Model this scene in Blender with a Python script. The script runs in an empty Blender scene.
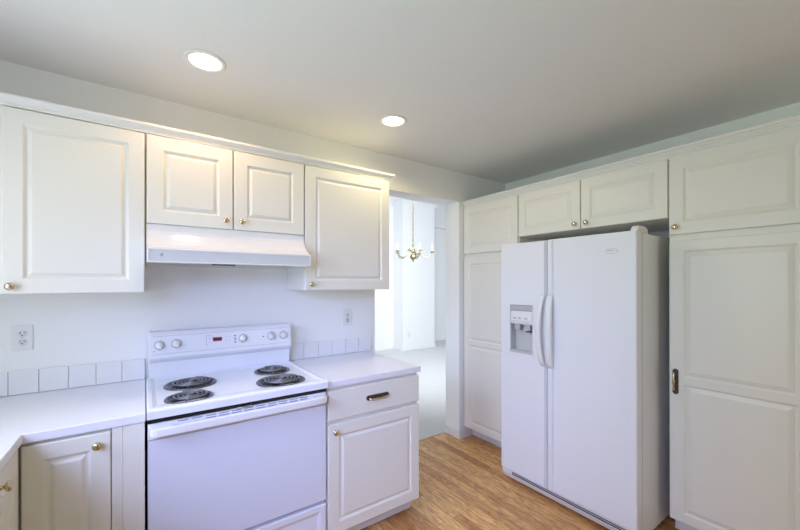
import bpy, bmesh, math, random
from mathutils import Matrix, Vector
PI = math.pi
C = bpy.context.scene.collection
SC = bpy.context.scene
random.seed(3)

# ------------------------------------------------------------------ camera
cam_d = bpy.data.cameras.new('camera'); cam = bpy.data.objects.new('camera', cam_d); C.objects.link(cam)
cam_d.sensor_fit = 'HORIZONTAL'; cam_d.sensor_width = 36.0
cam_d.lens = 360.46 / 800.0 * 36.0
cam_d.shift_x = 0.0; cam_d.shift_y = 18.71 / 800.0
cam_d.clip_start = 0.05; cam_d.clip_end = 60
cam.matrix_world = (Matrix.Translation((-0.0052, -2.3784, 1.4204)) @ Matrix.Rotation(-0.6163, 4, 'Z')
                    @ Matrix.Rotation(PI / 2, 4, 'X') @ Matrix.Rotation(-0.0017, 4, 'Z'))
SC.camera = cam

# ------------------------------------------------------------------ world, light, exposure
SC.view_settings.view_transform = 'Standard'
SC.view_settings.look = 'None'
SC.view_settings.gamma = 1.0
SC.view_settings.use_curve_mapping = False
SC.view_settings.exposure = 0.0
SC.cycles.use_denoising = True
SC.cycles.max_bounces = 12
SC.cycles.diffuse_bounces = 8
w = bpy.data.worlds.new('world'); SC.world = w; w.use_nodes = True
w.node_tree.nodes['Background'].inputs[0].default_value = (0.72, 0.82, 1.0, 1)
w.node_tree.nodes['Background'].inputs[1].default_value = 0.03

def area(name, loc, rot, sx, sy, power, col, spread=PI):
    d = bpy.data.lights.new(name, 'AREA'); d.shape = 'RECTANGLE'; d.size = sx; d.size_y = sy
    d.energy = power; d.color = col; d.spread = spread
    o = bpy.data.objects.new(name, d); C.objects.link(o); o.location = loc; o.rotation_euler = rot
    return o
def aim(name, loc, dirv, sx, sy, rgb, spread=PI):
    """area light facing along dirv; rgb is its power per channel in watts"""
    p = max(rgb)
    return area(name, loc, Vector(dirv).to_track_quat('-Z', 'Y').to_euler(), sx, sy, p, [c / p for c in rgb], spread)
# daylight through the windows over the sink counter (left wall): level light, blue sky light coming down, light off the ground coming up
aim('sink_window_daylight', (-.97, -1.15, 1.55), (1, 0, 0), .8, .9, (9.5, 10.9, 12.6))
aim('sink_window_ground_light', (-.93, -1.9, 1.30), (1, 0, .7), 1.4, .5, (4.1, 6.2, 4.8), 2.0)
aim('sink_window_sky_far', (-.95, -2.6, 1.85), (1.85, 2.0, -1.35), .8, .6, (3.4, 4.1, 8.8), 1.2)
aim('sink_window_sky_near', (-.95, -1.3, 1.90), (2.8, .4, -1.5), .8, .5, (2.5, 3.0, 5.0), 1.2)
# daylight through the glazed opening behind the camera
aim('rear_window_daylight', (1.8, -4.5, 1.2), (0, 1, 0), 1.0, 2.0, (10.2, 10.3, 8.6))
# dining room daylight, stood in for by two added area lights
aim('dining_fill_panel', (2.9, .70, 2.5), (.36, .80, -.48), 1.6, 1.6, (66, 69.5, 77), 2.4)  # added panel hung mid-room to light the far walls, no window here
aim('jamb_fill_panel', (.2, .52, 1.25), (1, 0, .12), .25, 1.7, (6.4, 6.8, 7.4))  # added panel to brighten the jamb and the underside of the header

# ------------------------------------------------------------------ materials
def mat(name, col, rough=0.5, metal=0.0, spec=0.5, coat=0.0, bump=None, noise=None, emit=None):
    m = bpy.data.materials.new(name); m.use_nodes = True
    nt = m.node_tree; b = nt.nodes['Principled BSDF']
    b.inputs['Base Color'].default_value = (*col, 1)
    b.inputs['Roughness'].default_value = rough
    b.inputs['Metallic'].default_value = metal
    b.inputs['Specular IOR Level'].default_value = spec
    b.inputs['Coat Weight'].default_value = coat
    tc = nt.nodes.new('ShaderNodeTexCoord')
    if noise:                                            # (scale, amount) gentle colour mottling
        n = nt.nodes.new('ShaderNodeTexNoise'); n.inputs['Scale'].default_value = noise[0]; n.inputs['Detail'].default_value = 4
        nt.links.new(tc.outputs['Object'], n.inputs['Vector'])
        mx = nt.nodes.new('ShaderNodeMix'); mx.data_type = 'RGBA'
        a = noise[1]
        mx.inputs[6].default_value = (*[max(0, c * (1 - a)) for c in col], 1)
        mx.inputs[7].default_value = (*[min(1, c * (1 + a)) for c in col], 1)
        nt.links.new(n.outputs['Fac'], mx.inputs[0]); nt.links.new(mx.outputs[2], b.inputs['Base Color'])
    if bump:                                             # (scale, strength, distance)
        n = nt.nodes.new('ShaderNodeTexNoise'); n.inputs['Scale'].default_value = bump[0]; n.inputs['Detail'].default_value = 3
        nt.links.new(tc.outputs['Object'], n.inputs['Vector'])
        bp = nt.nodes.new('ShaderNodeBump'); bp.inputs['Strength'].default_value = bump[1]; bp.inputs['Distance'].default_value = bump[2]
        nt.links.new(n.outputs['Fac'], bp.inputs['Height']); nt.links.new(bp.outputs['Normal'], b.inputs['Normal'])
    if emit:
        b.inputs['Emission Color'].default_value = (*emit[0], 1); b.inputs['Emission Strength'].default_value = emit[1]
    return m

M = {}
M['wall'] = mat('wall_paint', (0.88, 0.89, 0.875), 0.75, bump=(90, 0.12, 0.004), noise=(3, 0.01))
M['ceiling'] = mat('ceiling_paint', (0.76, 0.755, 0.755), 0.85, bump=(120, 0.25, 0.004), noise=(2.5, 0.01))
M['dining'] = mat('dining_paint', (0.86, 0.87, 0.87), 0.8, bump=(90, 0.1, 0.003))
M['cab'] = mat('cabinet_thermofoil', (0.80, 0.785, 0.715), 0.38, spec=0.4, noise=(4, 0.008))
M['trim'] = mat('trim_paint', (0.80, 0.795, 0.76), 0.45, noise=(5, 0.008))
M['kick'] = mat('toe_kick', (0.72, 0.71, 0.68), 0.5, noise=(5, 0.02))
M['counter'] = mat('laminate', (0.83, 0.825, 0.885), 0.34, spec=0.45, noise=(260, 0.035))
M['tile'] = mat('white_tile', (0.82, 0.825, 0.83), 0.18, noise=(6, 0.01))
M['grout'] = mat('grout', (0.74, 0.74, 0.75), 0.9, noise=(60, 0.04))
M['enamel'] = mat('range_enamel', (0.80, 0.81, 0.87), 0.16, spec=0.5, noise=(3, 0.006))
M['oven'] = mat('oven_glass_white', (0.72, 0.74, 0.83), 0.10, spec=0.5, noise=(3, 0.006))
M['hood'] = mat('hood_enamel', (0.80, 0.79, 0.78), 0.12, noise=(3, 0.006))
M['hoodface'] = mat('hood_grey_face', (0.62, 0.63, 0.64), 0.25, noise=(4, 0.01))
M['fridge'] = mat('fridge_white', (0.79, 0.805, 0.835), 0.32, bump=(350, 0.06, 0.002), noise=(3, 0.006))
M['plastic'] = mat('white_plastic', (0.80, 0.80, 0.80), 0.35, noise=(8, 0.01))
M['shade'] = mat('grey_plastic', (0.46, 0.47, 0.49), 0.4, noise=(8, 0.02))
M['recess'] = mat('dispenser_lining', (0.56, 0.56, 0.545), 0.4, noise=(8, 0.02))
M['seam'] = mat('gasket_grey', (0.22, 0.22, 0.22), 0.7, noise=(20, 0.05))
M['print'] = mat('grey_print', (0.42, 0.43, 0.48), 0.5, noise=(40, 0.05))
M['black'] = mat('black_gloss', (0.012, 0.012, 0.013), 0.25, noise=(20, 0.2))
M['coil'] = mat('coil_element', (0.20, 0.20, 0.21), 0.36, metal=0.6, noise=(40, 0.2))
M['ring'] = mat('drip_ring', (0.16, 0.16, 0.17), 0.25, metal=0.8, noise=(30, 0.2))
M['brass'] = mat('brass', (0.78, 0.58, 0.26), 0.22, metal=1.0, noise=(30, 0.08))
M['chandelier'] = mat('pale_antique_brass', (0.36, 0.31, 0.17), 0.4, metal=1.0, noise=(40, 0.1))
M['palebrass'] = mat('worn_brass', (0.66, 0.56, 0.38), 0.24, metal=1.0, noise=(40, 0.12))
M['antique'] = mat('antique_plate', (0.10, 0.085, 0.07), 0.35, metal=0.8, noise=(60, 0.35))
M['steel'] = mat('steel', (0.55, 0.55, 0.56), 0.3, metal=1.0, noise=(30, 0.05))
M['carpet'] = mat('carpet', (0.70, 0.70, 0.695), 0.95, bump=(240, 0.6, 0.01), noise=(9, 0.05))
M['glass'] = mat('bulb_glass', (0.9, 0.9, 0.88), 0.2, noise=(10, 0.01))
M['lamp'] = mat('lamp_face', (1, 0.97, 0.9), 0.4, emit=((1.0, 0.93, 0.82), 6.0))
M['display'] = mat('clock_display', (0.10, 0.012, 0.03), 0.2, emit=((0.5, 0.03, 0.10), 0.12), noise=(50, 0.2))
M['filter'] = mat('grease_filter', (0.35, 0.35, 0.36), 0.4, metal=0.7, bump=(300, 0.5, 0.003))

def wood_floor():
    m = bpy.data.materials.new('oak_strip_floor'); m.use_nodes = True
    nt = m.node_tree; N = nt.nodes; L = nt.links; b = N['Principled BSDF']
    tc = N.new('ShaderNodeTexCoord')
    mp = N.new('ShaderNodeMapping'); mp.inputs['Rotation'].default_value = (0, 0, PI / 2)
    L.new(tc.outputs['Object'], mp.inputs['Vector'])
    br = N.new('ShaderNodeTexBrick'); br.offset = 0.37; br.offset_frequency = 2; br.squash = 1.0
    br.inputs['Color1'].default_value = (0, 0, 0, 1); br.inputs['Color2'].default_value = (1, 1, 1, 1)
    br.inputs['Mortar'].default_value = (0.5, 0.5, 0.5, 1)
    br.inputs['Scale'].default_value = 1.0; br.inputs['Mortar Size'].default_value = 0.0012
    br.inputs['Mortar Smooth'].default_value = 0.2
    br.inputs['Brick Width'].default_value = 0.78; br.inputs['Row Height'].default_value = 0.066
    L.new(mp.outputs['Vector'], br.inputs['Vector'])
    # per-board shift of the grain
    sp = N.new('ShaderNodeSeparateColor'); L.new(br.outputs['Color'], sp.inputs['Color'])
    cmb = N.new('ShaderNodeCombineXYZ')
    ml = N.new('ShaderNodeMath'); ml.operation = 'MULTIPLY'; ml.inputs[1].default_value = 37.0
    L.new(sp.outputs[0], ml.inputs[0]); L.new(ml.outputs[0], cmb.inputs[2]); L.new(ml.outputs[0], cmb.inputs[0])
    ad = N.new('ShaderNodeVectorMath'); ad.operation = 'ADD'
    L.new(mp.outputs['Vector'], ad.inputs[0]); L.new(cmb.outputs[0], ad.inputs[1])
    st = N.new('ShaderNodeMapping'); st.inputs['Scale'].default_value = (2.2, 13.0, 1.0); L.new(ad.outputs[0], st.inputs['Vector'])
    gr = N.new('ShaderNodeTexNoise'); gr.inputs['Scale'].default_value = 3.2; gr.inputs['Detail'].default_value = 8; gr.inputs['Roughness'].default_value = 0.62; gr.inputs['Distortion'].default_value = 1.6
    L.new(st.outputs[0], gr.inputs['Vector'])
    st2 = N.new('ShaderNodeMapping'); st2.inputs['Scale'].default_value = (9, 130.0, 1.0); L.new(ad.outputs[0], st2.inputs['Vector'])
    fi = N.new('ShaderNodeTexNoise'); fi.inputs['Scale'].default_value = 2.0; fi.inputs['Detail'].default_value = 3
    L.new(st2.outputs[0], fi.inputs['Vector'])
    rb = N.new('ShaderNodeValToRGB')           # board tone
    rb.color_ramp.elements[0].color = (0.56, 0.265, 0.082, 1); rb.color_ramp.elements[1].color = (0.98, 0.60, 0.245, 1)
    L.new(sp.outputs[0], rb.inputs[0])
    rg = N.new('ShaderNodeValToRGB')           # grain
    rg.color_ramp.elements[0].position = 0.36; rg.color_ramp.elements[0].color = (0.56, 0.49, 0.43, 1)
    rg.color_ramp.elements[1].position = 0.58; rg.color_ramp.elements[1].color = (1.06, 1.05, 1.04, 1)
    L.new(gr.outputs['Fac'], rg.inputs[0])
    m1 = N.new('ShaderNodeMix'); m1.data_type = 'RGBA'; m1.blend_type = 'MULTIPLY'; m1.inputs[0].default_value = 0.9
    L.new(rb.outputs[0], m1.inputs[6]); L.new(rg.outputs[0], m1.inputs[7])
    rf = N.new('ShaderNodeValToRGB'); rf.color_ramp.elements[0].position = 0.38; rf.color_ramp.elements[0].color = (0.62, 0.57, 0.53, 1); rf.color_ramp.elements[1].position = 0.56
    L.new(fi.outputs['Fac'], rf.inputs[0])
    m2 = N.new('ShaderNodeMix'); m2.data_type = 'RGBA'; m2.blend_type = 'MULTIPLY'; m2.inputs[0].default_value = 0.8
    L.new(m1.outputs[2], m2.inputs[6]); L.new(rf.outputs[0], m2.inputs[7])
    m3 = N.new('ShaderNodeMix'); m3.data_type = 'RGBA'
    L.new(br.outputs['Fac'], m3.inputs[0]); L.new(m2.outputs[2], m3.inputs[6]); m3.inputs[7].default_value = (0.14, 0.075, 0.035, 1)
    L.new(m3.outputs[2], b.inputs['Base Color'])
    b.inputs['Roughness'].default_value = 0.36
    bp = N.new('ShaderNodeBump'); bp.inputs['Strength'].default_value = 0.15; bp.inputs['Distance'].default_value = 0.002; bp.invert = True
    L.new(br.outputs['Fac'], bp.inputs['Height']); L.new(bp.outputs[0], b.inputs['Normal'])
    return m
M['wood'] = wood_floor()

# ------------------------------------------------------------------ mesh helpers
def box(bm, x0, x1, y0, y1, z0, z1, bev=0.0, seg=2):
    n0 = set(bm.verts)
    vs = [bm.verts.new((x, y, z)) for z in (z0, z1) for y in (y0, y1) for x in (x0, x1)]
    fs = [(0, 2, 3, 1), (4, 5, 7, 6), (0, 1, 5, 4), (2, 6, 7, 3), (0, 4, 6, 2), (1, 3, 7, 5)]
    faces = [bm.faces.new([vs[i] for i in f]) for f in fs]
    if bev > 0:
        es = list({e for f in faces for e in f.edges})
        bmesh.ops.bevel(bm, geom=es, offset=bev, segments=seg, affect='EDGES', profile=0.6)
    return bm

def prism(bm, prof, axis, a0, a1):
    """closed profile swept along an axis. axis 'x': prof=(y,z); 'y': prof=(x,z); 'z': prof=(x,y)"""
    def P(p, a):
        return {'x': (a, p[0], p[1]), 'y': (p[0], a, p[1]), 'z': (p[0], p[1], a)}[axis]
    A = [bm.verts.new(P(p, a0)) for p in prof]; B = [bm.verts.new(P(p, a1)) for p in prof]
    n = len(prof)
    for i in range(n):
        bm.faces.new((A[i], A[(i + 1) % n], B[(i + 1) % n], B[i]))
    bm.faces.new(A[::-1]); bm.faces.new(B)
    return bm

def lathe(bm, prof, mtx, n=24):
    """prof = [(r, h)] about local Z, transformed by mtx"""
    rings = []
    for r, h in prof:
        if r < 1e-6:
            rings.append([bm.verts.new(mtx @ Vector((0, 0, h)))])
        else:
            rings.append([bm.verts.new(mtx @ Vector((r * math.cos(2 * PI * i / n), r * math.sin(2 * PI * i / n), h))) for i in range(n)])
    for a, b in zip(rings, rings[1:]):
        for i in range(n):
            j = (i + 1) % n
            if len(a) == 1 and len(b) == 1: continue
            if len(a) == 1: f = bm.faces.new((a[0], b[i], b[j]))
            elif len(b) == 1: f = bm.faces.new((a[i], a[j], b[0]))
            else: f = bm.faces.new((a[i], a[j], b[j], b[i]))
            f.smooth = True
    return bm

def tube(bm, pts, r, n=10, closed=False, rs=None, flat=1.0):
    pts = [Vector(p) for p in pts]; m = len(pts); rings = []
    up = Vector((0, 0, 1)); prev = None
    for i, p in enumerate(pts):
        if closed: t = pts[(i + 1) % m] - pts[i - 1]
        else: t = pts[min(i + 1, m - 1)] - pts[max(i - 1, 0)]
        t.normalize()
        if prev is None:
            a = up.cross(t)
            if a.length < 1e-3: a = Vector((1, 0, 0)).cross(t)
        else:
            a = prev - t * prev.dot(t)
        a.normalize(); prev = a; b = t.cross(a)
        rr = rs[i] if rs else r
        rings.append([bm.verts.new(p + (a * math.cos(2 * PI * k / n) + b * math.sin(2 * PI * k / n) * flat) * rr) for k in range(n)])
    rng = range(m) if closed else range(m - 1)
    for i in rng:
        A, B = rings[i], rings[(i + 1) % m]
        for k in range(n):
            f = bm.faces.new((A[k], A[(k + 1) % n], B[(k + 1) % n], B[k])); f.smooth = True
    if not closed:
        bm.faces.new(rings[0][::-1]); bm.faces.new(rings[-1])
    return bm

def new(): return bmesh.new()

def world_of(o):
    m = o.matrix_basis.copy()
    while o.parent:
        o = o.parent; m = o.matrix_basis @ m
    return m

def obj(name, bm, m, parent=None, local=False, bevel=0.0, smooth=False):
    """links bm as ONE mesh object; coordinates in bm are world ones unless local"""
    if parent and not local:
        bm.transform(world_of(parent).inverted())
    bmesh.ops.recalc_face_normals(bm, faces=bm.faces)
    me = bpy.data.meshes.new(name); bm.to_mesh(me); bm.free()
    me.materials.append(m)
    o = bpy.data.objects.new(name, me); C.objects.link(o)
    if parent: o.parent = parent
    if smooth:
        for p in me.polygons: p.use_smooth = True
    if bevel:
        md = o.modifiers.new('bevel', 'BEVEL'); md.width = bevel; md.segments = 2; md.limit_method = 'ANGLE'; md.angle_limit = 0.6
    return o

def tag(o, label=None, cat=None, group=None, kind=None):
    if label: o['label'] = label
    if cat: o['category'] = cat
    if group: o['group'] = group
    if kind: o['kind'] = kind
    return o

def thing(name, label, cat, loc, rz=0.0, group=None):
    o = bpy.data.objects.new(name, None); C.objects.link(o); o.empty_display_size = 0.1
    o.location = loc; o.rotation_euler = (0, 0, rz)
    return tag(o, label, cat, group)

def struct(name, bm, m, label=None, cat=None, **k):
    o = obj(name, bm, m, **k); return tag(o, label, cat, None, 'structure')

# ------------------------------------------------------------------ key dimensions (metres)
W = 0.762           # range width, x 0..W
R = 2.3956          # door plane of the tall cabinets
XR = 3.003          # right wall
XL = -0.985         # left wall
ZC = 2.438          # ceiling
YB = -4.60          # rear wall
TH = 0.18           # thickness of the wall with the opening
XO0, XO1, ZO = 1.4412, 2.3418, 2.168     # opening to the dining room
ZCT = 0.9116        # counter top

# ------------------------------------------------------------------ structure: kitchen
struct('floor', box(new(), XL - .1, XR + .1, YB - .1, TH, -0.08, 0.0), M['wood'], 'medium brown oak strip floor of the kitchen', 'floor')
struct('carpet', box(new(), -.2, 8.2, TH, 6.2, -0.08, 0.004), M['carpet'], 'pale carpet of the room beyond the opening', 'carpet')
struct('ceiling', box(new(), XL - .1, XR + .1, YB - .1, 0.0, ZC, ZC + 0.1), M['ceiling'], 'light grey textured kitchen ceiling', 'ceiling')
bm = new()
box(bm, XL - .1, XO0, 0, TH, 0, 4.2); box(bm, XO1, 8.2, 0, TH, 0, 4.2); box(bm, XO0, XO1, 0, TH, ZO, 4.2)
struct('wall_back', bm, M['wall'], 'off-white wall behind the stove with an opening to the next room', 'wall')
struct('wall_right', box(new(), XR, XR + .1, YB - .1, 0, 0, ZC), M['wall'], 'pale wall behind the fridge and tall cabinets', 'wall')
WY0, WY1, WZ0, WZ1 = -3.02, -.72, 1.06, 2.12
bm = new()
box(bm, XL - .1, XL, YB - .1, WY0, 0, ZC); box(bm, XL - .1, XL, WY1, 0, 0, ZC)
box(bm, XL - .1, XL, WY0, WY1, 0, WZ0); box(bm, XL - .1, XL, WY0, WY1, WZ1, ZC)
struct('wall_left', bm, M['wall'], 'off-white wall over the left counter with a window', 'wall')
bm = new(); t = 0.04
for y0, y1, z0, z1 in ((WY0, WY0 + t, WZ0, WZ1), (WY1 - t, WY1, WZ0, WZ1), (WY0 + t, WY1 - t, WZ0, WZ0 + t), (WY0 + t, WY1 - t, WZ1 - t, WZ1), (-1.89, -1.85, WZ0 + t, WZ1 - t)):
    box(bm, XL - .07, XL - .02, y0, y1, z0, z1)
struct('window_1', bm, M['trim'], 'white framed window over the sink counter', 'window')
RX0, RX1, RZ0, RZ1 = -0.42, 2.22, 0.15, 2.22
bm = new()
box(bm, XL - .1, RX0, YB - .1, YB, 0, ZC); box(bm, RX1, XR, YB - .1, YB, 0, ZC)
box(bm, RX0, RX1, YB - .1, YB, 0, RZ0); box(bm, RX0, RX1, YB - .1, YB, RZ1, ZC)
struct('wall_rear', bm, M['wall'], 'pale wall behind the camera with wide glazing', 'wall')
bm = new()
for x0, x1, z0, z1 in ((RX0, RX0 + .05, RZ0, RZ1), (RX1 - .05, RX1, RZ0, RZ1), (RX0 + .05, RX1 - .05, RZ0, RZ0 + .05), (RX0 + .05, RX1 - .05, RZ1 - .05, RZ1), (0.87, 0.93, RZ0 + .05, RZ1 - .05)):
    box(bm, x0, x1, YB - .07, YB - .02, z0, z1)
struct('window_2', bm, M['trim'], 'wide white framed glazing behind the camera', 'window')

# baseboard on the jamb and the short wall return beside the tall cabinet
bm = new()
box(bm, XO1 - .011, XO1, -.011, TH, 0, .075, .002)
box(bm, XO1, R + .10, -.011, 0, 0, .075, .002)
struct('baseboard_jamb', bm, M['trim'], 'white baseboard around the foot of the opening jamb', 'baseboard')

# ------------------------------------------------------------------ structure: dining room beyond
ZD = 3.95
struct('ceiling_dining', box(new(), -.2, 8.2, TH, 6.2, ZD, ZD + .1), M['dining'], 'high white ceiling beyond the opening', 'ceiling')
struct('wall_dining_far', box(new(), -.2, 5.32, 4.165, 4.30, 0, ZD), M['dining'], 'bright white far wall of the next room', 'wall')
struct('wall_dining_recess', box(new(), 5.32, 8.2, 4.42, 4.55, 0, ZD), M['dining'], 'white wall set back to the right of the boxed projection', 'wall')
struct('wall_dining_right', box(new(), 8.1, 8.2, TH, 4.42, 0, ZD), M['dining'], 'white right wall of the next room', 'wall')
struct('wall_dining_left', box(new(), -.3, -.2, TH, 6.2, 0, ZD), M['dining'], 'white left wall of the next room', 'wall')
bm = new()
box(bm, 4.445, 5.325, 3.80, 4.42, 0, 3.12)
box(bm, 4.41, 5.36, 3.765, 4.42, 3.12, 3.19, .008)
struct('wall_projection', bm, M['dining'], 'white boxed wall projection with a moulded cap below the high ceiling', 'wall')
bm = new(); box(bm, 5.365, 8.1, 4.30, 4.42, 2.80, 2.86, .006)
struct('trim_ledge', bm, M['dining'], 'narrow plant ledge across the recessed wall', 'ledge')
bm = new()
box(bm, -.2, 4.431, 4.150, 4.165, 0.004, .085); box(bm, 4.431, 4.445, 3.786, 4.165, 0.004, .085)
box(bm, 4.445, 5.325, 3.786, 3.80, 0.004, .085); box(bm, 5.325, 5.339, 3.786, 4.42, 0.004, .085); box(bm, 5.339, 8.1, 4.405, 4.42, 0.004, .085)
struct('baseboard_dining', bm, M['dining'], 'white baseboard along the far walls of the next room', 'baseboard')

# ------------------------------------------------------------------ cabinets
def door_bm(w, h, panels, t=0.02, prof=None):
    """slab with raised panels; local x 0..w, z 0..h, front y=0, back y=t"""
    bm = new(); e = 0.004
    prof = prof or PROF_L
    def V(x, y, z): return bm.verts.new((x, y, z))
    def rect(x0, z0, x1, z1, y): return [V(x0, y, z0), V(x1, y, z0), V(x1, y, z1), V(x0, y, z1)]
    def bridge(a, b):
        for i in range(4):
            j = (i + 1) % 4; bm.faces.new((a[i], a[j], b[j], b[i]))
    back = rect(0, 0, w, h, t); s0 = rect(0, 0, w, h, e); s1 = rect(e * .35, e * .35, w - e * .35, h - e * .35, e * .3); s2 = rect(e, e, w - e, h - e, 0)
    bm.faces.new(back[::-1]); bridge(back, s0); bridge(s0, s1); bridge(s1, s2)
    if not panels:
        bm.faces.new(s2); return bm
    px0, px1 = panels[0][0], panels[0][2]
    def quad(x0, z0, x1, z1): bm.faces.new(rect(x0, z0, x1, z1, 0))
    quad(e, e, px0, h - e); quad(px1, e, w - e, h - e)
    zs = e
    for p in sorted(panels, key=lambda q: q[1]):
        quad(px0, zs, px1, p[1]); zs = p[3]
        last = rect(*p, 0)
        for ins, d in prof:
            r = rect(p[0] + ins, p[1] + ins, p[2] - ins, p[3] - ins, d); bridge(last, r); last = r
        bm.faces.new(last)
    quad(px0, zs, px1, h - e)
    return bm
PROF_L = [(.002, .0012), (.009, .0082), (.012, .0094), (.015, .0094), (.018, .0082), (.0265, .0014), (.0285, .0006)]
PROF_R = [(.002, .0012), (.009, .0070), (.012, .0078), (.015, .0068), (.031, .0016), (.033, .0004), (.036, .0002)]

def knob_bm(x, z, y=0.0):
    bm = new()
    m = Matrix.Translation((x, y, z)) @ Matrix.Rotation(PI / 2, 4, 'X')      # local +Z -> -Y
    lathe(bm, [(0.0, 0), (.0095, 0), (.0095, .002), (.006, .004), (.0055, .010), (.010, .013), (.0145, .017), (.0155, .021), (.0135, .0255), (.008, .0285), (0, .0295)], m, 20)
    return bm

def add_door(parent, x0, x1, z0, z1, name='door', panels=None, frame=.060, prof=None, knob=None, y=0.0):
    w, h = x1 - x0, z1 - z0
    if panels is None: panels = [(frame, frame, w - frame, h - frame)]
    d = obj(name, door_bm(w, h, panels, prof=prof), M['cab'], parent, local=True)
    d.location = (x0, y, z0)
    if knob: 
        k = obj('knob', knob_bm(knob[0] - x0, knob[1] - z0), M['palebrass'], d, local=True); k['label'] = 'small round brass knob'
    return d

# upper run, door plane y = -0.3262
YU = -0.3262; ZB, ZT, ZH = 1.3825, 2.1225, 1.7062
up_body_top = 2.150
t = thing('wall_cabinet', 'white single door wall cabinet left of the range hood', 'cabinet', (-.4627, YU, ZB))
b = obj('body', box(new(), -.5126, .4612, .021, .3255, 0, up_body_top - ZB, .001), M['cab'], t, local=True)
add_door(t, 0, .4577, 0, ZT - ZB, knob=(.026, .030), frame=.058)
t = thing('wall_cabinet', 'short white two door wall cabinet directly over the range hood', 'cabinet', (0, YU, ZH))
obj('body', box(new(), 0, .7625, .021, .3255, 0, up_body_top - ZH, .001), M['cab'], t, local=True)
add_door(t, .003, .3735, 0, ZT - ZH, knob=(.338, .043), frame=.063)
add_door(t, .3795, .759, 0, ZT - ZH, knob=(.416, .043), frame=.063)
t = thing('wall_cabinet', 'white single door wall cabinet between the range hood and the opening', 'cabinet', (W, YU, ZB))
obj('body', box(new(), .002, .5992, .021, .3255, 0, up_body_top - ZB, .001), M['cab'], t, local=True)
add_door(t, .005, .5992, 0, ZT - ZB, knob=(.038, .036), frame=.060)

# crown over the upper run: mitred return at its right end
def crown(path, prof):
    """prof: (out, z); path: list of ((x,y), (nx,ny)) mitre points"""
    bm = new(); rows = []
    for (px, py), (nx, ny) in path:
        rows.append([bm.verts.new((px + nx * o, py + ny * o, z)) for o, z in prof])
    n = len(prof)
    for a, b in zip(rows, rows[1:]):
        for i in range(n):
            bm.faces.new((a[i], a[(i + 1) % n], b[(i + 1) % n], b[i]))
    bm.faces.new(rows[0][::-1]); bm.faces.new(rows[-1])
    return bm
z0 = 2.129
cp = [(0, z0), (.012, z0), (.013, z0 + .006), (.0165, z0 + .009), (.0165, z0 + .013), (.024, z0 + .019), (.033, z0 + .026), (.0355, z0 + .030), (.0355, z0 + .038), (.033, z0 + .040), (0, z0 + .040)]
yc = YU + .0205
struct('trim_1', crown([((XL + .003, yc), (0, -1)), ((1.3622, yc), (1, -1)), ((1.3622, -.002), (1, 0))], cp), M['trim'], 'white crown moulding along the tops of the stove wall cabinets', 'moulding')
z1 = 2.1205
cp2 = [(0, z1), (.006, z1), (.007, z1 + .008), (.011, z1 + .010), (.011, z1 + .016), (.016, z1 + .019), (.016, z1 + .025), (.022, z1 + .029), (.022, z1 + .035), (.0325, z1 + .042), (.0345, z1 + .046), (.0345, z1 + .053), (.032, z1 + .055), (0, z1 + .055)]
xc = R + .0205
struct('trim_2', crown([((xc, -.002), (-1, 0)), ((xc, -2.165), (-1, -1)), ((XR - .003, -2.165), (0, -1))], cp2), M['trim'], 'white stepped crown moulding along the tops of the fridge wall cabinets', 'moulding')

# ------------------------------------------------------------------ right side: tall cabinets and the one over the fridge
D = XR - R - .004
ZRT, ZRM, ZRM2, ZOF, ZRB = 2.1176, 1.6904, 1.6547, 1.7883, .108
def tall(label, y, w, knob, pull):
    t = thing('tall_cabinet', label, 'cabinet', (R, y, 0), -PI / 2)
    obj('body', box(new(), 0, w, .021, D, .103, 2.150, .001), M['cab'], t, local=True)
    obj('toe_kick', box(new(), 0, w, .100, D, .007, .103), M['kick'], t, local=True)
    x0, x1 = .004, w - .004; dw = x1 - x0; h = ZRM2 - ZRB
    add_door(t, x0, x1, ZRM, ZRT, knob=knob, frame=.064, prof=PROF_R)
    low = add_door(t, x0, x1, ZRB, ZRM2, frame=.064, prof=PROF_R,
             panels=[(.064, .052, dw - .064, .868 - ZRB), (.064, .906 - ZRB, dw - .064, h - .055)])
    if pull:
        px, pz = .030, .877 - ZRB
        bm = new(); oc = [(sx * .0135 + px, sz) for sx, sz in ((-.4, pz - .070), (.4, pz - .070), (1, pz - .062), (1, pz + .062), (.4, pz + .070), (-.4, pz + .070), (-1, pz + .062), (-1, pz - .062))]
        prism(bm, oc, 'y', -.004, 0)
        pl = obj('pull', bm, M['antique'], low, local=True); pl['label'] = 'antique dark plate with a bright bail'
        bm = new()
        tube(bm, [(px - .004, -.004, pz - .050), (px - .004, -.014, pz - .046), (px - .004, -.018, pz - .03), (px - .004, -.0195, pz), (px - .004, -.018, pz + .03), (px - .004, -.014, pz + .046), (px - .004, -.004, pz + .050)], .0048, 8)
        lathe(bm, [(.0, -.006), (.008, -.006), (.008, .006), (0, .006)], Matrix.Translation((px - .004, -.019, pz)), 12)
        k = obj('bail', bm, M['palebrass'], low, local=True)
    return t
tall('tall white pantry cabinet between the opening and the fridge, partly hidden by it', -.003, .5946, None, False)
tall('tall white pantry cabinet right of the fridge with a bail pull on its lower door', -1.5967, .562, (.036, 1.731), True)
t = thing('wall_cabinet', 'white two door cabinet mounted over the fridge', 'cabinet', (R, -.5986, ZOF), -PI / 2)
wd = 1.5967 - .5986
obj('body', box(new(), .001, wd - .001, .021, D, 0, 2.150 - ZOF, .001), M['cab'], t, local=True)
add_door(t, .003, .4955, 0, ZRT - ZOF, frame=.058, prof=PROF_R, knob=(.462, .038))
add_door(t, .5015, wd - .003, 0, ZRT - ZOF, frame=.058, prof=PROF_R, knob=(.540, .038))

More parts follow.
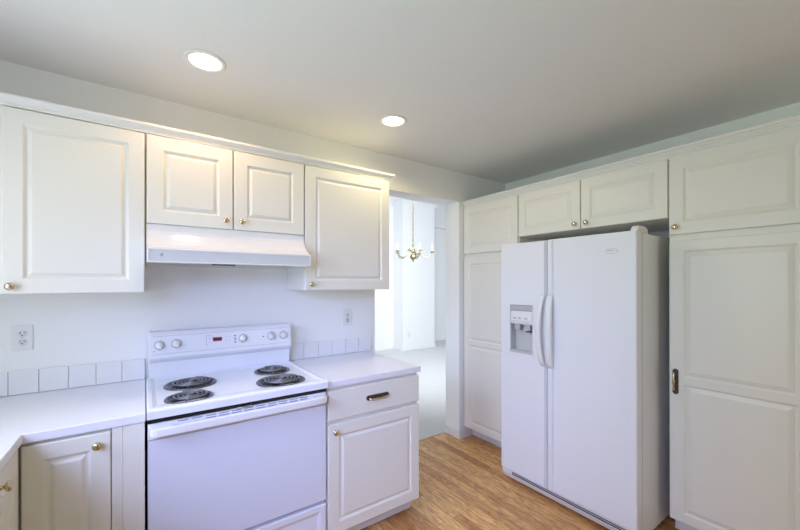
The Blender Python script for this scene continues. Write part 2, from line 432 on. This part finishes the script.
# ------------------------------------------------------------------ base cabinets
YD = -.6398
t = thing('base_cabinet', 'white base cabinet with one drawer right of the stove', 'cabinet', (.766, YD, 0))
wb = 1.3681 - .766
obj('body', box(new(), 0, wb - .002, .021, -YD - .002, .098, .8765, .001), M['cab'], t, local=True)
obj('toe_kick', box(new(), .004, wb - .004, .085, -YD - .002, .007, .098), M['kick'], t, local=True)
add_door(t, .004, wb, .1054, .6831, knob=(.041, .645), frame=.060)
dr = add_door(t, .004, wb, .7029, .8609, name='drawer', panels=[])
bm = new(); cx, cz = 1.070 - .766 - .004, .785 - .7029
prism(bm, [(cx - .074, cz - .005), (cx - .066, cz - .0135), (cx + .066, cz - .0135), (cx + .074, cz - .005), (cx + .074, cz + .005), (cx + .066, cz + .0135), (cx - .066, cz + .0135), (cx - .074, cz + .005)], 'y', -.004, 0)
obj('pull', bm, M['antique'], dr, local=True)['label'] = 'dark plate with a pale brass bail'
bm = new()
tube(bm, [(cx - .058, -.004, cz - .002), (cx - .056, -.014, cz - .004), (cx - .042, -.020, cz - .006), (cx, -.021, cz - .007), (cx + .042, -.020, cz - .006), (cx + .056, -.014, cz - .004), (cx + .058, -.004, cz - .002)], .0052, 8)
obj('bail', bm, M['palebrass'], dr, local=True)

t = thing('base_cabinet', 'white base cabinet with one visible door between stove and inner corner', 'cabinet', (-.3525, YD, 0))
bm = new(); box(bm, -.02, .3465, .021, -YD - .002, .098, .8765, .001); box(bm, .2783, .3465, .003, .0205, .098, .8765, .0006)
obj('body', bm, M['cab'], t, local=True)
bm = new(); box(bm, .2450, .2778, .003, .0205, .098, .8765, .0006)
obj('stile', bm, M['cab'], t, local=True)
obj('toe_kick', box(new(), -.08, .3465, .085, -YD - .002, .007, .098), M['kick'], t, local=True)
add_door(t, .003, .2425, .1054, .8665, knob=(.2045, .826), frame=.056)

XLD = -.3525
t = thing('base_cabinet', 'white base cabinet under the left counter run at the inner corner', 'cabinet', (XLD, -2.9, 0), PI / 2)
ll = 2.9 + YD
obj('body', box(new(), 0, ll - .022, .021, XLD - XL - .002, .098, .8765, .001), M['cab'], t, local=True)
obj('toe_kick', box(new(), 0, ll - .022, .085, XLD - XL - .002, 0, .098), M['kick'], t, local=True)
xs = [ll - .003, ll - .2485, ll - .62, ll - .85, ll - 1.28, ll - 1.72, .004]
for i, (a, c) in enumerate(zip(xs[1:], xs)):
    kx = a + .043
    add_door(t, a + .003, c - .003, .1054, .8665, knob=(kx, .826), frame=.056)

# ------------------------------------------------------------------ counters
def counter_edge(bm):
    es = [e for e in bm.edges if all(abs(v.co.z - ZCT) < 1e-5 for v in e.verts)]
    return es
bm = new()
prism(bm, [(XL + .002, -.002), (-.003, -.002), (-.003, -.6415), (-.3455, -.6415), (-.3455, -2.95), (XL + .002, -2.95)], 'z', ZCT - .034, ZCT)
tag(obj('countertop', bm, M['counter'], bevel=.003), 'white laminate countertop with an inner corner left of the stove', 'countertop')
bm = new(); box(bm, .7655, 1.381, -.6415, -.002, ZCT - .034, ZCT)
tag(obj('countertop', bm, M['counter'], bevel=.003), 'short white laminate countertop right of the stove', 'countertop')

def splash(name, x0, x1, edges, label):
    t = thing(name, label, 'backsplash', ((x0 + x1) / 2, 0, ZCT))
    obj('grout_bed', box(new(), x0, x1, -.007, -.0005, ZCT + .001, ZCT + .1085), M['grout'], t)
    for a, b in zip(edges, edges[1:]):
        bm = new(); box(bm, a + .0012, b - .0012, -.0125, -.0070, ZCT + .002, ZCT + .1105, .0016)
        obj('tile', bm, M['tile'], t)
    return t
splash('backsplash', XL + .003, -.003, [-.985 + .005, -.937, -.829, -.721, -.613, -.5125, -.412, -.3085, -.2055, -.1025, -.004], 'single row of white square tiles above the left counter')
splash('backsplash', .7655, 1.402, [.767, .872, .977, 1.082, 1.187, 1.292, 1.401], 'single row of white square tiles above the right counter')

# ------------------------------------------------------------------ outlets
def outlet(x, z, label, y=0.0):
    t = thing('outlet', label, 'outlet', (x, y, z))
    pl = obj('cover_plate', box(new(), x - .0355, x + .0355, y - .0065, y - .0005, z - .0585, z + .0585, .0025), M['plastic'], t)
    for s in (-1, 1):
        bm = new(); zz = z + s * .0195
        m = Matrix.Translation((x, y - .0065, zz)) @ Matrix.Rotation(PI / 2, 4, 'X')
        lathe(bm, [(.0175, 0), (.0170, .0015), (0, .0015)], m, 24)
        rc = obj('receptacle', bm, M['plastic'], t)
        bm = new()
        box(bm, x - .0078, x - .0052, y - .0092, y - .008, zz - .001, zz + .0082); box(bm, x + .0052, x + .0078, y - .0092, y - .008, zz + .0005, zz + .0082)
        lathe(bm, [(0, 0), (.0030, 0), (.0030, .0012), (0, .0012)], Matrix.Translation((x, y - .008, zz - .0075)) @ Matrix.Rotation(PI / 2, 4, 'X'), 12)
        obj('slots', bm, M['black'], rc)
    bm = new(); lathe(bm, [(0, 0), (.0028, 0), (.0020, .0012), (0, .0014)], Matrix.Translation((x, y - .0065, z)) @ Matrix.Rotation(PI / 2, 4, 'X'), 12)
    obj('screw', bm, M['steel'], t)
outlet(-.468, 1.173, 'white duplex outlet on the wall above the left counter')
outlet(1.2015, 1.175, 'white duplex outlet on the wall above the right counter')
outlet(4.60, .335, 'tiny pale outlet low on the far wall of the next room', y=3.80)

# ------------------------------------------------------------------ range hood
t = thing('range_hood', 'white under-cabinet range hood above the stove', 'range hood', (W / 2, -.2, 1.517))
x0, x1 = .0015, W - .0015
ins = .022
prof = [(-.003, 1.7045), (-.320, 1.7045), (-.321, 1.672), (-.329, 1.656), (-.346, 1.632), (-.374, 1.606), (-.412, 1.587), (-.430, 1.583), (-.433, 1.580), (-.433, 1.519), (-.429, 1.517), (-.418, 1.517), (-.418, 1.560), (-.020, 1.560), (-.020, 1.517), (-.003, 1.517)]
bm = new(); prism(bm, prof, 'x', x0 + .004, x1 - .004)
obj('canopy', bm, M['hood'], t, bevel=.0015)
endp = [(-.003, 1.7045), (-.320, 1.7045), (-.321, 1.672), (-.329, 1.656), (-.346, 1.632), (-.374, 1.606), (-.412, 1.587), (-.430, 1.583), (-.433, 1.580), (-.433, 1.519), (-.429, 1.517), (-.003, 1.517)]
for a, b in ((x0, x0 + .0038), (x1 - .0038, x1)):
    bm = new(); prism(bm, endp, 'x', a, b); obj('end_panel', bm, M['hood'], t)
bm = new()                                             # raised border round the front face
for a, b, c, d in ((.004, .758, 1.575, 1.581), (.004, .758, 1.519, 1.525), (.004, .011, 1.525, 1.575), (.751, .758, 1.525, 1.575)):
    box(bm, a, b, -.4365, -.4332, c, d, .001)
obj('front_frame', bm, M['hood'], t)
obj('front_panel', box(new(), .0115, .7505, -.4342, -.4332, 1.5255, 1.5745), M['hoodface'], t)
bm = new(); lathe(bm, [(0, 0), (.0065, 0), (.0055, .003), (0, .0035)], Matrix.Translation((.055, -.4343, 1.553)) @ Matrix.Rotation(PI / 2, 4, 'X'), 16)
obj('maker_badge', bm, M['print'], t)
obj('filter', box(new(), .12, .64, -.36, -.06, 1.545, 1.559, .002), M['filter'], t)
bm = new(); box(bm, .265, .37, -.417, -.385, 1.512, 1.559, .004)
obj('switch_box', bm, M['black'], t)
bm = new(); box(bm, .43, .60, -.415, -.370, 1.535, 1.559, .004); obj('light_lens', bm, M['glass'], t)

# ------------------------------------------------------------------ electric range
t = thing('electric_range', 'white freestanding electric coil range between the two counters', 'range', (W / 2, -.35, 0))
YO = -.638
obj('body', box(new(), .003, W - .003, YO + .032, -.02, .03, .892, .002), M['enamel'], t)
for x in (.05, W - .05):
    for y in (-.08, -.60):
        bm = new(); lathe(bm, [(0, 0), (.016, 0), (.016, .03), (0, .03)], Matrix.Translation((x, y, 0)), 12)
        obj('foot', bm, M['seam'], t)
# cooktop: dished sheet with rolled rim
bm = new()
def rect(x0, x1, y0, y1, z): return [bm.verts.new(v) for v in ((x0, y0, z), (x1, y0, z), (x1, y1, z), (x0, y1, z))]
def br(a, b):
    for i in range(4): bm.faces.new((a[i], a[(i + 1) % 4], b[(i + 1) % 4], b[i]))
yf, yb = -.660, -.062
rr = [rect(.0005, W - .0005, yf, yb, .888), rect(.0005, W - .0005, yf, yb, .9165), rect(.003, W - .003, yf + .003, yb - .001, .9225), rect(.008, W - .008, yf + .009, yb - .002, .9260),
      rect(.020, W - .020, yf + .022, yb - .004, .9260), rect(.028, W - .028, yf + .060, yb - .012, .9225), rect(.036, W - .036, yf + .085, yb - .030, .9195)]
bm.faces.new(rr[0][::-1])
for a, b in zip(rr, rr[1:]): br(a, b)
bm.faces.new(rr[-1])
obj('cooktop', bm, M['enamel'], t)
def burner(x, y, r, label):
    z = .9198
    bm = new(); m = Matrix.Translation((x, y, z))
    lathe(bm, [(r * .86, .0), (r, .0), (r, .004), (r * .97, .0068), (r * .90, .0068), (r * .86, .003), (r * .86, 0)], m, 48)
    b = obj('burner', bm, M['ring'], t); b['label'] = label
    bm = new(); lathe(bm, [(r * .859, .004), (r * .83, .0012), (0, .0008)], m, 48)
    obj('drip_bowl', bm, M['black'], b)
    turns = 4.1 if r > .11 else 3.2
    pts = []; n = int(turns * 34); rin = .020; rout = r * .76
    for i in range(n + 1):
        a = 2 * PI * turns * i / n + .6; q = rin + (rout - rin) * i / n
        pts.append((x + q * math.cos(a), y + q * math.sin(a), z + .0140))
    bm = new(); tube(bm, pts, .0044, 8, flat=.8)
    lathe(bm, [(0, .0105), (.014, .0105), (.014, .0165), (0, .0170)], m, 20)
    for k in range(3):
        a = k * 2 * PI / 3 + .3
        tube(bm, [(x, y, z + .0070), (x + math.cos(a) * r * .84, y + math.sin(a) * r * .84, z + .0070)], .0026, 6)
    obj('coil', bm, M['coil'], b)
burner(.183, -.300, .116, 'large left rear coil burner')
burner(.155, -.545, .095, 'small left front coil burner')
burner(.592, -.262, .096, 'small right rear coil burner')
burner(.567, -.510, .120, 'large right front coil burner')
# backguard with control panel
bm = new(); gp = [(-.022, .900), (-.075, .905), (-.083, .930), (-.089, 1.006), (-.112, 1.022), (-.122, 1.034), (-.1205, 1.045), (-.108, 1.152), (-.098, 1.164), (-.085, 1.168), (-.022, 1.168)]
prism(bm, gp, 'x', .014, W - .012)
bg = obj('backguard', bm, M['enamel'], t, bevel=.002)
def on_panel(z):                                         # panel surface y at height z, panel normal tilt
    return -.1205 + (z - 1.045) / (1.152 - 1.045) * .0125
tilt = math.atan2(.0125, .107)
def pm(x, z): return Matrix.Translation((x, on_panel(z) - .0002, z)) @ Matrix.Rotation(PI / 2 - tilt, 4, 'X')
bm = new()
for zz in (1.054, 1.146):                                # fine grooves framing the panel
    m = pm(.381, zz); b2 = bmesh.new(); box(b2, -.355, .355, -.0009, .0009, -.0002, .0007); b2.transform(m)
    me = bpy.data.meshes.new('x'); b2.to_mesh(me); b2.free(); bm.from_mesh(me); bpy.data.meshes.remove(me)
obj('panel_line', bm, M['print'], bg)
def panel_box(name, x0, x1, z0, z1, d, m, parent):
    zc = (z0 + z1) / 2; b2 = new(); box(b2, x0 - (x0 + x1) / 2, x1 - (x0 + x1) / 2, -(z1 - z0) / 2, (z1 - z0) / 2, -.0002, d); b2.transform(pm((x0 + x1) / 2, zc))
    return obj(name, b2, m, parent)
for x, z, name in ((.058, 1.100, 'burner_knob'), (.133, 1.102, 'burner_knob'), (.466, 1.102, 'oven_knob'), (.630, 1.102, 'burner_knob'), (.703, 1.102, 'burner_knob')):
    bm = new(); lathe(bm, [(0, -.0002), (.0190, -.0002), (.0190, .003), (.0178, .006), (.0168, .017), (.0150, .0195), (0, .0200)], pm(x, z), 24)
    b2 = new(); box(b2, -.0035, .0035, -.0175, .0175, .019, .0245, .001); b2.transform(pm(x, z) @ Matrix.Rotation(.35, 4, 'Z'))
    me = bpy.data.meshes.new('x'); b2.to_mesh(me); b2.free(); bm.from_mesh(me); bpy.data.meshes.remove(me)
    k = obj(name, bm, M['plastic'], t)
    bm = new(); lathe(bm, [(0, -.0001), (.0245, -.0001), (.0240, .0016), (.0192, .0022)], pm(x, z), 24)
    obj('skirt', bm, M['shade'], k)
    bm = new()                                           # printed dial ticks
    for a in range(7):
        an = -.2 + a * 1.1
        b2 = new(); box(b2, -.0009, .0009, .0245, .0285, -.0002, .0005); b2.transform(pm(x, z) @ Matrix.Rotation(an, 4, 'Z'))
        me = bpy.data.meshes.new('x'); b2.to_mesh(me); b2.free(); bm.from_mesh(me); bpy.data.meshes.remove(me)
    obj('dial_marks', bm, M['print'], k)
bm = new()
for x0, x1, z0, z1 in ((.274, .276, 1.080, 1.132), (.274, .306, 1.130, 1.132), (.274, .284, 1.080, 1.082), (.286, .296, 1.118, 1.120), (.302, .316, 1.118, 1.120), (.286, .296, 1.110, 1.112), (.302, .316, 1.110, 1.112), (.286, .298, 1.094, 1.096),
                       (.372, .382, 1.118, 1.120), (.390, .400, 1.118, 1.120), (.372, .382, 1.098, 1.100), (.390, .400, 1.098, 1.100)):
    b2 = new(); box(b2, -(x1 - x0) / 2, (x1 - x0) / 2, -(z1 - z0) / 2, (z1 - z0) / 2, -.0002, .0005); b2.transform(pm((x0 + x1) / 2, (z0 + z1) / 2))
    me = bpy.data.meshes.new('x'); b2.to_mesh(me); b2.free(); bm.from_mesh(me); bpy.data.meshes.remove(me)
obj('clock_keys', bm, M['print'], t)
panel_box('clock_display', .308, .354, 1.098, 1.119, .0012, M['display'], t)
for z in (1.084, 1.102, 1.120): panel_box('indicator_light', .420, .427, z - .0035, z + .0035, .0012, M['black'], t)
panel_box('indicator_light', .578, .5845, 1.0985, 1.105, .0012, M['black'], t)
panel_box('maker_mark', .030, .038, 1.067, 1.073, .0008, M['print'], t)
# oven door: vented top, handle, white glass
dz0, dz1 = .306, .884
bm = new(); box(bm, .004, W - .004, YO, YO + .030, dz0, .798, .003); 
door = obj('oven_door', bm, M['oven'], t)
bm = new()
prism(bm, [(YO + .030, .8000), (YO - .002, .8000), (YO - .004, .803), (YO - .004, .852), (YO + .002, .8635), (YO + .030, .8655)], 'x', .004, W - .004)
top = obj('door_top', bm, M['enamel'], door, bevel=.002)
bm = new()                                               # vent slots on the sloping shelf behind the handle
n = 11
for i in range(n):
    xa = .105 + i * .0515
    for k, (yy, zz) in enumerate(((YO - .0040, .8480), (YO - .0016, .8566))):
        if (i in (0, 1) and k == 0): continue
        b2 = new(); box(b2, xa, xa + .038, -.0012, .0012, -.0015, .0015); b2.transform(Matrix.Translation((0, yy, zz)))
        me = bpy.data.meshes.new('x'); b2.to_mesh(me); b2.free(); bm.from_mesh(me); bpy.data.meshes.remove(me)
obj('vent_slots', bm, M['seam'], door)
obj('gap_shade_strip', box(new(), .002, W - .002, YO - .002, YO + .0315, .8660, .8875), M['black'], t)  # black strip under the cooktop lip, standing in for the shade in the gap
# handle: broad bar with end brackets curving back to the door
bm = new()
hx = [(.012, YO - .004), (.012, YO - .034), (.020, YO - .045), (.034, YO - .050), (.080, YO - .054), (W - .080, YO - .054), (W - .034, YO - .050), (W - .020, YO - .045), (W - .012, YO - .034), (W - .012, YO - .004),
      (W - .078, YO - .004), (W - .095, YO - .036), (.095, YO - .036), (.078, YO - .004)]
prism(bm, hx, 'z', .822, .854)
obj('handle', bm, M['plastic'], door, bevel=.004)
bm = new(); tube(bm, [(.325, YO - .009, .866), (.357, YO - .011, .8675), (.392, YO - .007, .8705)], .0032, 8)
obj('door_latch', bm, M['steel'], door)
# storage drawer with framed front
dw, dh = W - .008, .270 - .012
fr = door_bm(dw, .225, [(.030, .030, dw - .030, .225 - .030)], t=.03, prof=[(.004, .002), (.016, .0065), (.020, .007)])
dr = obj('storage_drawer', fr, M['enamel'], t, local=True); dr.location = Vector((.004, YO, .062)) - Vector(t.location)

# ------------------------------------------------------------------ fridge
XF = 2.1157; FY0, FYS, FY1 = -.655, -1.0258, -1.547
t = thing('refrigerator', 'white side-by-side refrigerator with an ice dispenser in its left door', 'refrigerator', (2.5, (FY0 + FY1) / 2, 0))
obj('body', box(new(), 2.196, 2.93, FY1 + .002, FY0 - .002, .03, 1.692, .004), M['fridge'], t)
for x in (2.25, 2.85):
    for y in (FY0 - .07, FY1 + .07):
        bm = new(); lathe(bm, [(0, 0), (.02, 0), (.02, .03), (0, .03)], Matrix.Translation((x, y, 0)), 12)
        obj('roller_foot', bm, M['seam'], t)
obj('gasket', box(new(), 2.187, 2.1955, FY1 + .008, FY0 - .008, .100, 1.685), M['seam'], t)
def fdoor(name, ya, yb):
    bm = new(); box(bm, XF, 2.1865, ya, yb, .092, 1.7033, .010, 4)
    return obj(name, bm, M['fridge'], t, smooth=False)
# freezer door is built as a frame around the dispenser recess
DY0, DY1, DZ0, DZ1 = -.742, -.922, .948, 1.272       # recess opening
bm = new()
ya, yb = FYS + .003, FY0
r = .010
prof = [(2.1865, ya), (XF + r, ya), (XF + r * .3, ya + r * .3), (XF, ya + r), (XF, DY1), (2.1865, DY1)]
# four slabs with a rounded outer edge, sharing one mesh
prism(bm, prof, 'z', .095, 1.700)
prism(bm, [(2.1865, DY0), (XF, DY0), (XF, yb - r), (XF + r * .3, yb - r * .3), (XF + r, yb), (2.1865, yb)], 'z', .095, 1.700)
box(bm, XF, 2.1865, DY1, DY0, .095, DZ0); box(bm, XF, 2.1865, DY1, DY0, DZ1, 1.700)
fz = obj('freezer_door', bm, M['fridge'], t)
# dispenser
bm = new()
fr_ = [(-.7275, -.9345, .917, 1.290)]
box(bm, XF - .004, XF, -.9345, DY1, .917, 1.290, .0015); box(bm, XF - .004, XF, DY0, -.7275, .917, 1.290, .0015)
box(bm, XF - .004, XF, DY1, DY0, DZ1, 1.290); box(bm, XF - .004, XF, DY1, DY0, .917, DZ0)
dsp = obj('dispenser_bezel', bm, M['plastic'], fz)
bm = new()                                            # recess lining
box(bm, 2.172, 2.186, DY1 + .001, DY0 - .001, DZ0, DZ1)
box(bm, XF + .002, 2.172, DY1 + .0005, DY1 + .004, DZ0 + .004, DZ1); box(bm, XF + .002, 2.172, DY0 - .004, DY0 - .0005, DZ0 + .004, DZ1)
prism(bm, [(XF - .010, DZ0 - .006), (XF - .012, DZ0 + .004), (XF, DZ0 + .010), (2.172, DZ0 + .006), (2.172, DZ0), (XF, DZ0)], 'y', DY1 + .001, DY0 - .001)
obj('dispenser_recess', bm, M['recess'], fz)
bm = new(); box(bm, XF - .003, XF + .045, DY1 + .004, DY0 - .004, 1.232, 1.270, .002)
obj('dispenser_header', bm, M['shade'], fz)
bm = new()
prism(bm, [(XF + .004, 1.231), (XF - .004, 1.215), (XF - .006, 1.165), (XF + .004, 1.138), (XF + .045, 1.138), (XF + .045, 1.231)], 'y', DY1 + .004, DY0 - .004)
obj('dispenser_controls', bm, M['plastic'], fz, bevel=.003)
for yy in (-.782, -.822, -.872):
    obj('dispenser_button', box(new(), XF - .0085, XF - .0055, yy - .012, yy + .012, 1.176, 1.186, .001), M['shade'], fz)
for yy in (-.790, -.872):
    obj('dispenser_paddle', box(new(), XF + .010, XF + .038, yy - .022, yy + .022, 1.098, 1.1375, .004), M['shade'], fz)
bm = new(); box(bm, XF - .002, XF + .050, -.905, -.860, 1.085, 1.093, .002)
obj('dispenser_lever', bm, M['seam'], fz)
fd = fdoor('fridge_door', FY1, FYS - .003)
def handle(parent, yc, s):
    """bowed vertical handle with flared ends, and the raised channel strip above and below it"""
    z0, z1 = .880, 1.350
    n = 18; bm = new(); rings = []
    for i in range(n + 1):
        u = i / n; z = z0 + (z1 - z0) * u
        bow = math.sin(PI * u) ** .55
        xo = XF - .006 - .046 * bow; xi = XF - .001 - .024 * bow if 0 < i < n else XF + .001
        wv = .020 - .004 * math.sin(PI * u)
        yy = yc + s * .010 * math.sin(PI * u)
        ring = [(xi, yy - wv), (xo + .006, yy - wv), (xo, yy - wv + .006), (xo, yy + wv - .006), (xo + .006, yy + wv), (xi, yy + wv)]
        rings.append([bm.verts.new((a, b, z)) for a, b in ring])
    for a, b in zip(rings, rings[1:]):
        for k in range(6):
            f = bm.faces.new((a[k], a[(k + 1) % 6], b[(k + 1) % 6], b[k])); f.smooth = True
    bm.faces.new(rings[0][::-1]); bm.faces.new(rings[-1])
    obj('handle', bm, M['plastic'], parent)
    for za, zb in ((.104, .878), (1.352, 1.694)):
        bm = new()
        prism(bm, [(XF + .001, yc - .020), (XF - .010, yc - .013), (XF - .010, yc + .013), (XF + .001, yc + .020)], 'z', za, zb)
        obj('handle_strip', bm, M['fridge'], parent)
handle(fz, FYS + .003 + .024, 1)
handle(fd, FYS - .003 - .024, -1)
# maker's badge: pale oval with a grey rim and one short illegible grey word
def oval(bm, yc, zc, a, b, x0, x1, n=36):
    A = [bm.verts.new((x0, yc + a * math.cos(2 * PI * i / n), zc + b * math.sin(2 * PI * i / n))) for i in range(n)]
    B = [bm.verts.new((x1, v.co.y, v.co.z)) for v in A]
    for i in range(n): bm.faces.new((A[i], A[(i + 1) % n], B[(i + 1) % n], B[i]))
    bm.faces.new(A); bm.faces.new(B[::-1])
bm = new(); oval(bm, -1.421, 1.600, .033, .0150, XF, XF - .0015)
bd = obj('badge', bm, M['shade'], fd); bd['label'] = 'small oval maker badge'
bm = new(); oval(bm, -1.421, 1.600, .0305, .0128, XF - .0015, XF - .0025); obj('badge_face', bm, M['plastic'], fd)
bm = new()
x = -1.401
for i, (wd_, hh) in enumerate(((.0048, .0085), (.0030, .0072), (.0022, .0075), (.0034, .0050), (.0030, .0075), (.0034, .0050), (.0034, .0050), (.0030, .0050))):
    box(bm, XF - .0032, XF - .0025, x - wd_, x, 1.600, 1.600 + hh * .8); x -= wd_ + .0010
obj('badge_lettering', bm, M['print'], fd)
bm = new(); gz = [(2.196, .086), (XF + .010, .086), (XF + .014, .058), (XF + .034, .020), (2.196, .020)]
prism(bm, gz, 'y', FY1 + .004, FY0 - .004)
gr = obj('base_grille', bm, M['fridge'], t, bevel=.002)
bm = new()
for z in (.066, .078):
    box(bm, XF + .0095, XF + .0135, FY1 + .02, FY0 - .09, z - .0028, z + .0028)
obj('grille_slots', bm, M['black'], gr)
def hinge(y0, y1):
    bm = new(); P = []
    for i in range(13):
        a = PI * i / 12; P.append((2.205 - .075 * math.cos(a), 1.6945 + .036 * math.sin(a) ** .8 if 0 < i < 12 else 1.6945))
    prism(bm, [(2.150, 1.7036), (2.155, 1.722), (2.175, 1.733), (2.24, 1.733), (2.275, 1.722), (2.285, 1.6925), (2.190, 1.6925), (2.190, 1.7036)], 'y', y0, y1)
    obj('hinge_cover', bm, M['plastic'], t, bevel=.006)
hinge(FY1 + .006, FY1 + .045)

# ------------------------------------------------------------------ recessed ceiling lights
def can(x, y, label, rgb, cone, blend):
    t = thing('recessed_light', label, 'ceiling light', (x, y, ZC), 0, 'recessed ceiling lights')
    bm = new(); m = Matrix.Translation((x, y, ZC))
    lathe(bm, [(.066, -.0005), (.086, -.0005), (.087, -.003), (.083, -.0055), (.068, -.0055), (.066, -.002)], m, 48)
    obj('trim_ring', bm, M['trim'], t)
    bm = new(); lathe(bm, [(.0655, -.0012), (.060, -.003), (.03, -.0045), (0, -.005)], m, 40)
    obj('lamp_face', bm, M['lamp'], t)
    d = bpy.data.lights.new('can_lamp', 'SPOT'); d.energy = max(rgb); d.color = [c / max(rgb) for c in rgb]; d.spot_size = cone; d.spot_blend = blend; d.shadow_soft_size = .06
    o = bpy.data.objects.new('can_lamp', d); C.objects.link(o); o.parent = t; o.location = (0, 0, -.07)
can(.222, -.520, 'round recessed ceiling light above the stove, farther from the opening', (8.7, 5.5, 3.2), 2.6, .6)
can(1.263, -.516, 'round recessed ceiling light above the right counter, near the opening', (10.6, 8.7, 4.8), 3.0, .25)

# ------------------------------------------------------------------ chandelier
cx, cy, dz = 3.19, 1.80, -.037
t = thing('chandelier', 'brass chandelier with curved candle arms hanging in the next room', 'chandelier', (cx, cy, 1.82))
def lz(name, prof, m, z=0): 
    bm = new(); lathe(bm, prof, Matrix.Translation((cx, cy, z)), 20); return obj(name, bm, m, t)
lz('canopy', [(0, ZD), (.06, ZD), (.058, ZD - .015), (.02, ZD - .035), (0, ZD - .035)], M['chandelier'])
bm = new(); tube(bm, [(cx, cy, ZD - .03), (cx, cy, 2.03 + dz)], .006, 8)
for i in range(48):
    z = 2.05 + dz + i * .0392
    tube(bm, [(cx + (.011 if i % 2 else 0) * math.cos(a), cy + (0 if i % 2 else .011) * math.cos(a), z + .022 * math.sin(a)) for a in [2 * PI * k / 8 for k in range(8)]], .0028, 5, closed=True)
obj('chain', bm, M['chandelier'], t)
lz('stem', [(0, 2.035), (.014, 2.03), (.020, 2.02), (.013, 2.008), (.008, 1.995), (.008, 1.955), (.020, 1.945), (.028, 1.930), (.022, 1.910), (.012, 1.900), (.020, 1.890), (.042, 1.868), (.048, 1.848), (.040, 1.826), (.018, 1.808), (.012, 1.798), (.016, 1.790), (.006, 1.778), (0, 1.772)], M['chandelier'], dz)
for k in range(5):
    a = 2 * PI * k / 5 - .62
    ca, sa = math.cos(a), math.sin(a)
    pr = [(.022, 1.918), (.060, 1.945), (.095, 1.930), (.125, 1.880), (.165, 1.842), (.215, 1.838), (.258, 1.862), (.276, 1.905)]
    # smooth the arm
    P = []
    for i in range(len(pr) - 1):
        p0 = pr[max(i - 1, 0)]; p1 = pr[i]; p2 = pr[i + 1]; p3 = pr[min(i + 2, len(pr) - 1)]
        for s in range(5):
            u = s / 5
            f = lambda A, B, Cc, Dd: .5 * (2 * B + (Cc - A) * u + (2 * A - 5 * B + 4 * Cc - Dd) * u * u + (3 * B - A - 3 * Cc + Dd) * u ** 3)
            P.append((f(p0[0], p1[0], p2[0], p3[0]), f(p0[1], p1[1], p2[1], p3[1])))
    P.append(pr[-1])
    bm = new(); tube(bm, [(cx + r_ * ca, cy + r_ * sa, z + dz) for r_, z in P], .0062, 8)
    # little scroll above the arm
    tube(bm, [(cx + (.075 + .028 * math.cos(b)) * ca, cy + (.075 + .028 * math.cos(b)) * sa, 1.935 + dz + .026 * math.sin(b)) for b in [q * .42 - .4 for q in range(11)]], .0045, 6)
    ar = obj('arm', bm, M['chandelier'], t)
    bm = new(); m = Matrix.Translation((cx + .276 * ca, cy + .276 * sa, 1.903 + dz))
    lathe(bm, [(0, 0), (.010, .002), (.034, .012), (.036, .016), (.014, .014), (.013, .034), (.0, .034)], m, 16)
    obj('candle_cup', bm, M['chandelier'], ar)
    bm = new(); lathe(bm, [(.0095, .034), (.0095, .075), (.006, .078), (.011, .092), (.009, .108), (.002, .128), (0, .13)], m, 12)
    obj('candle_bulb', bm, M['glass'], ar)
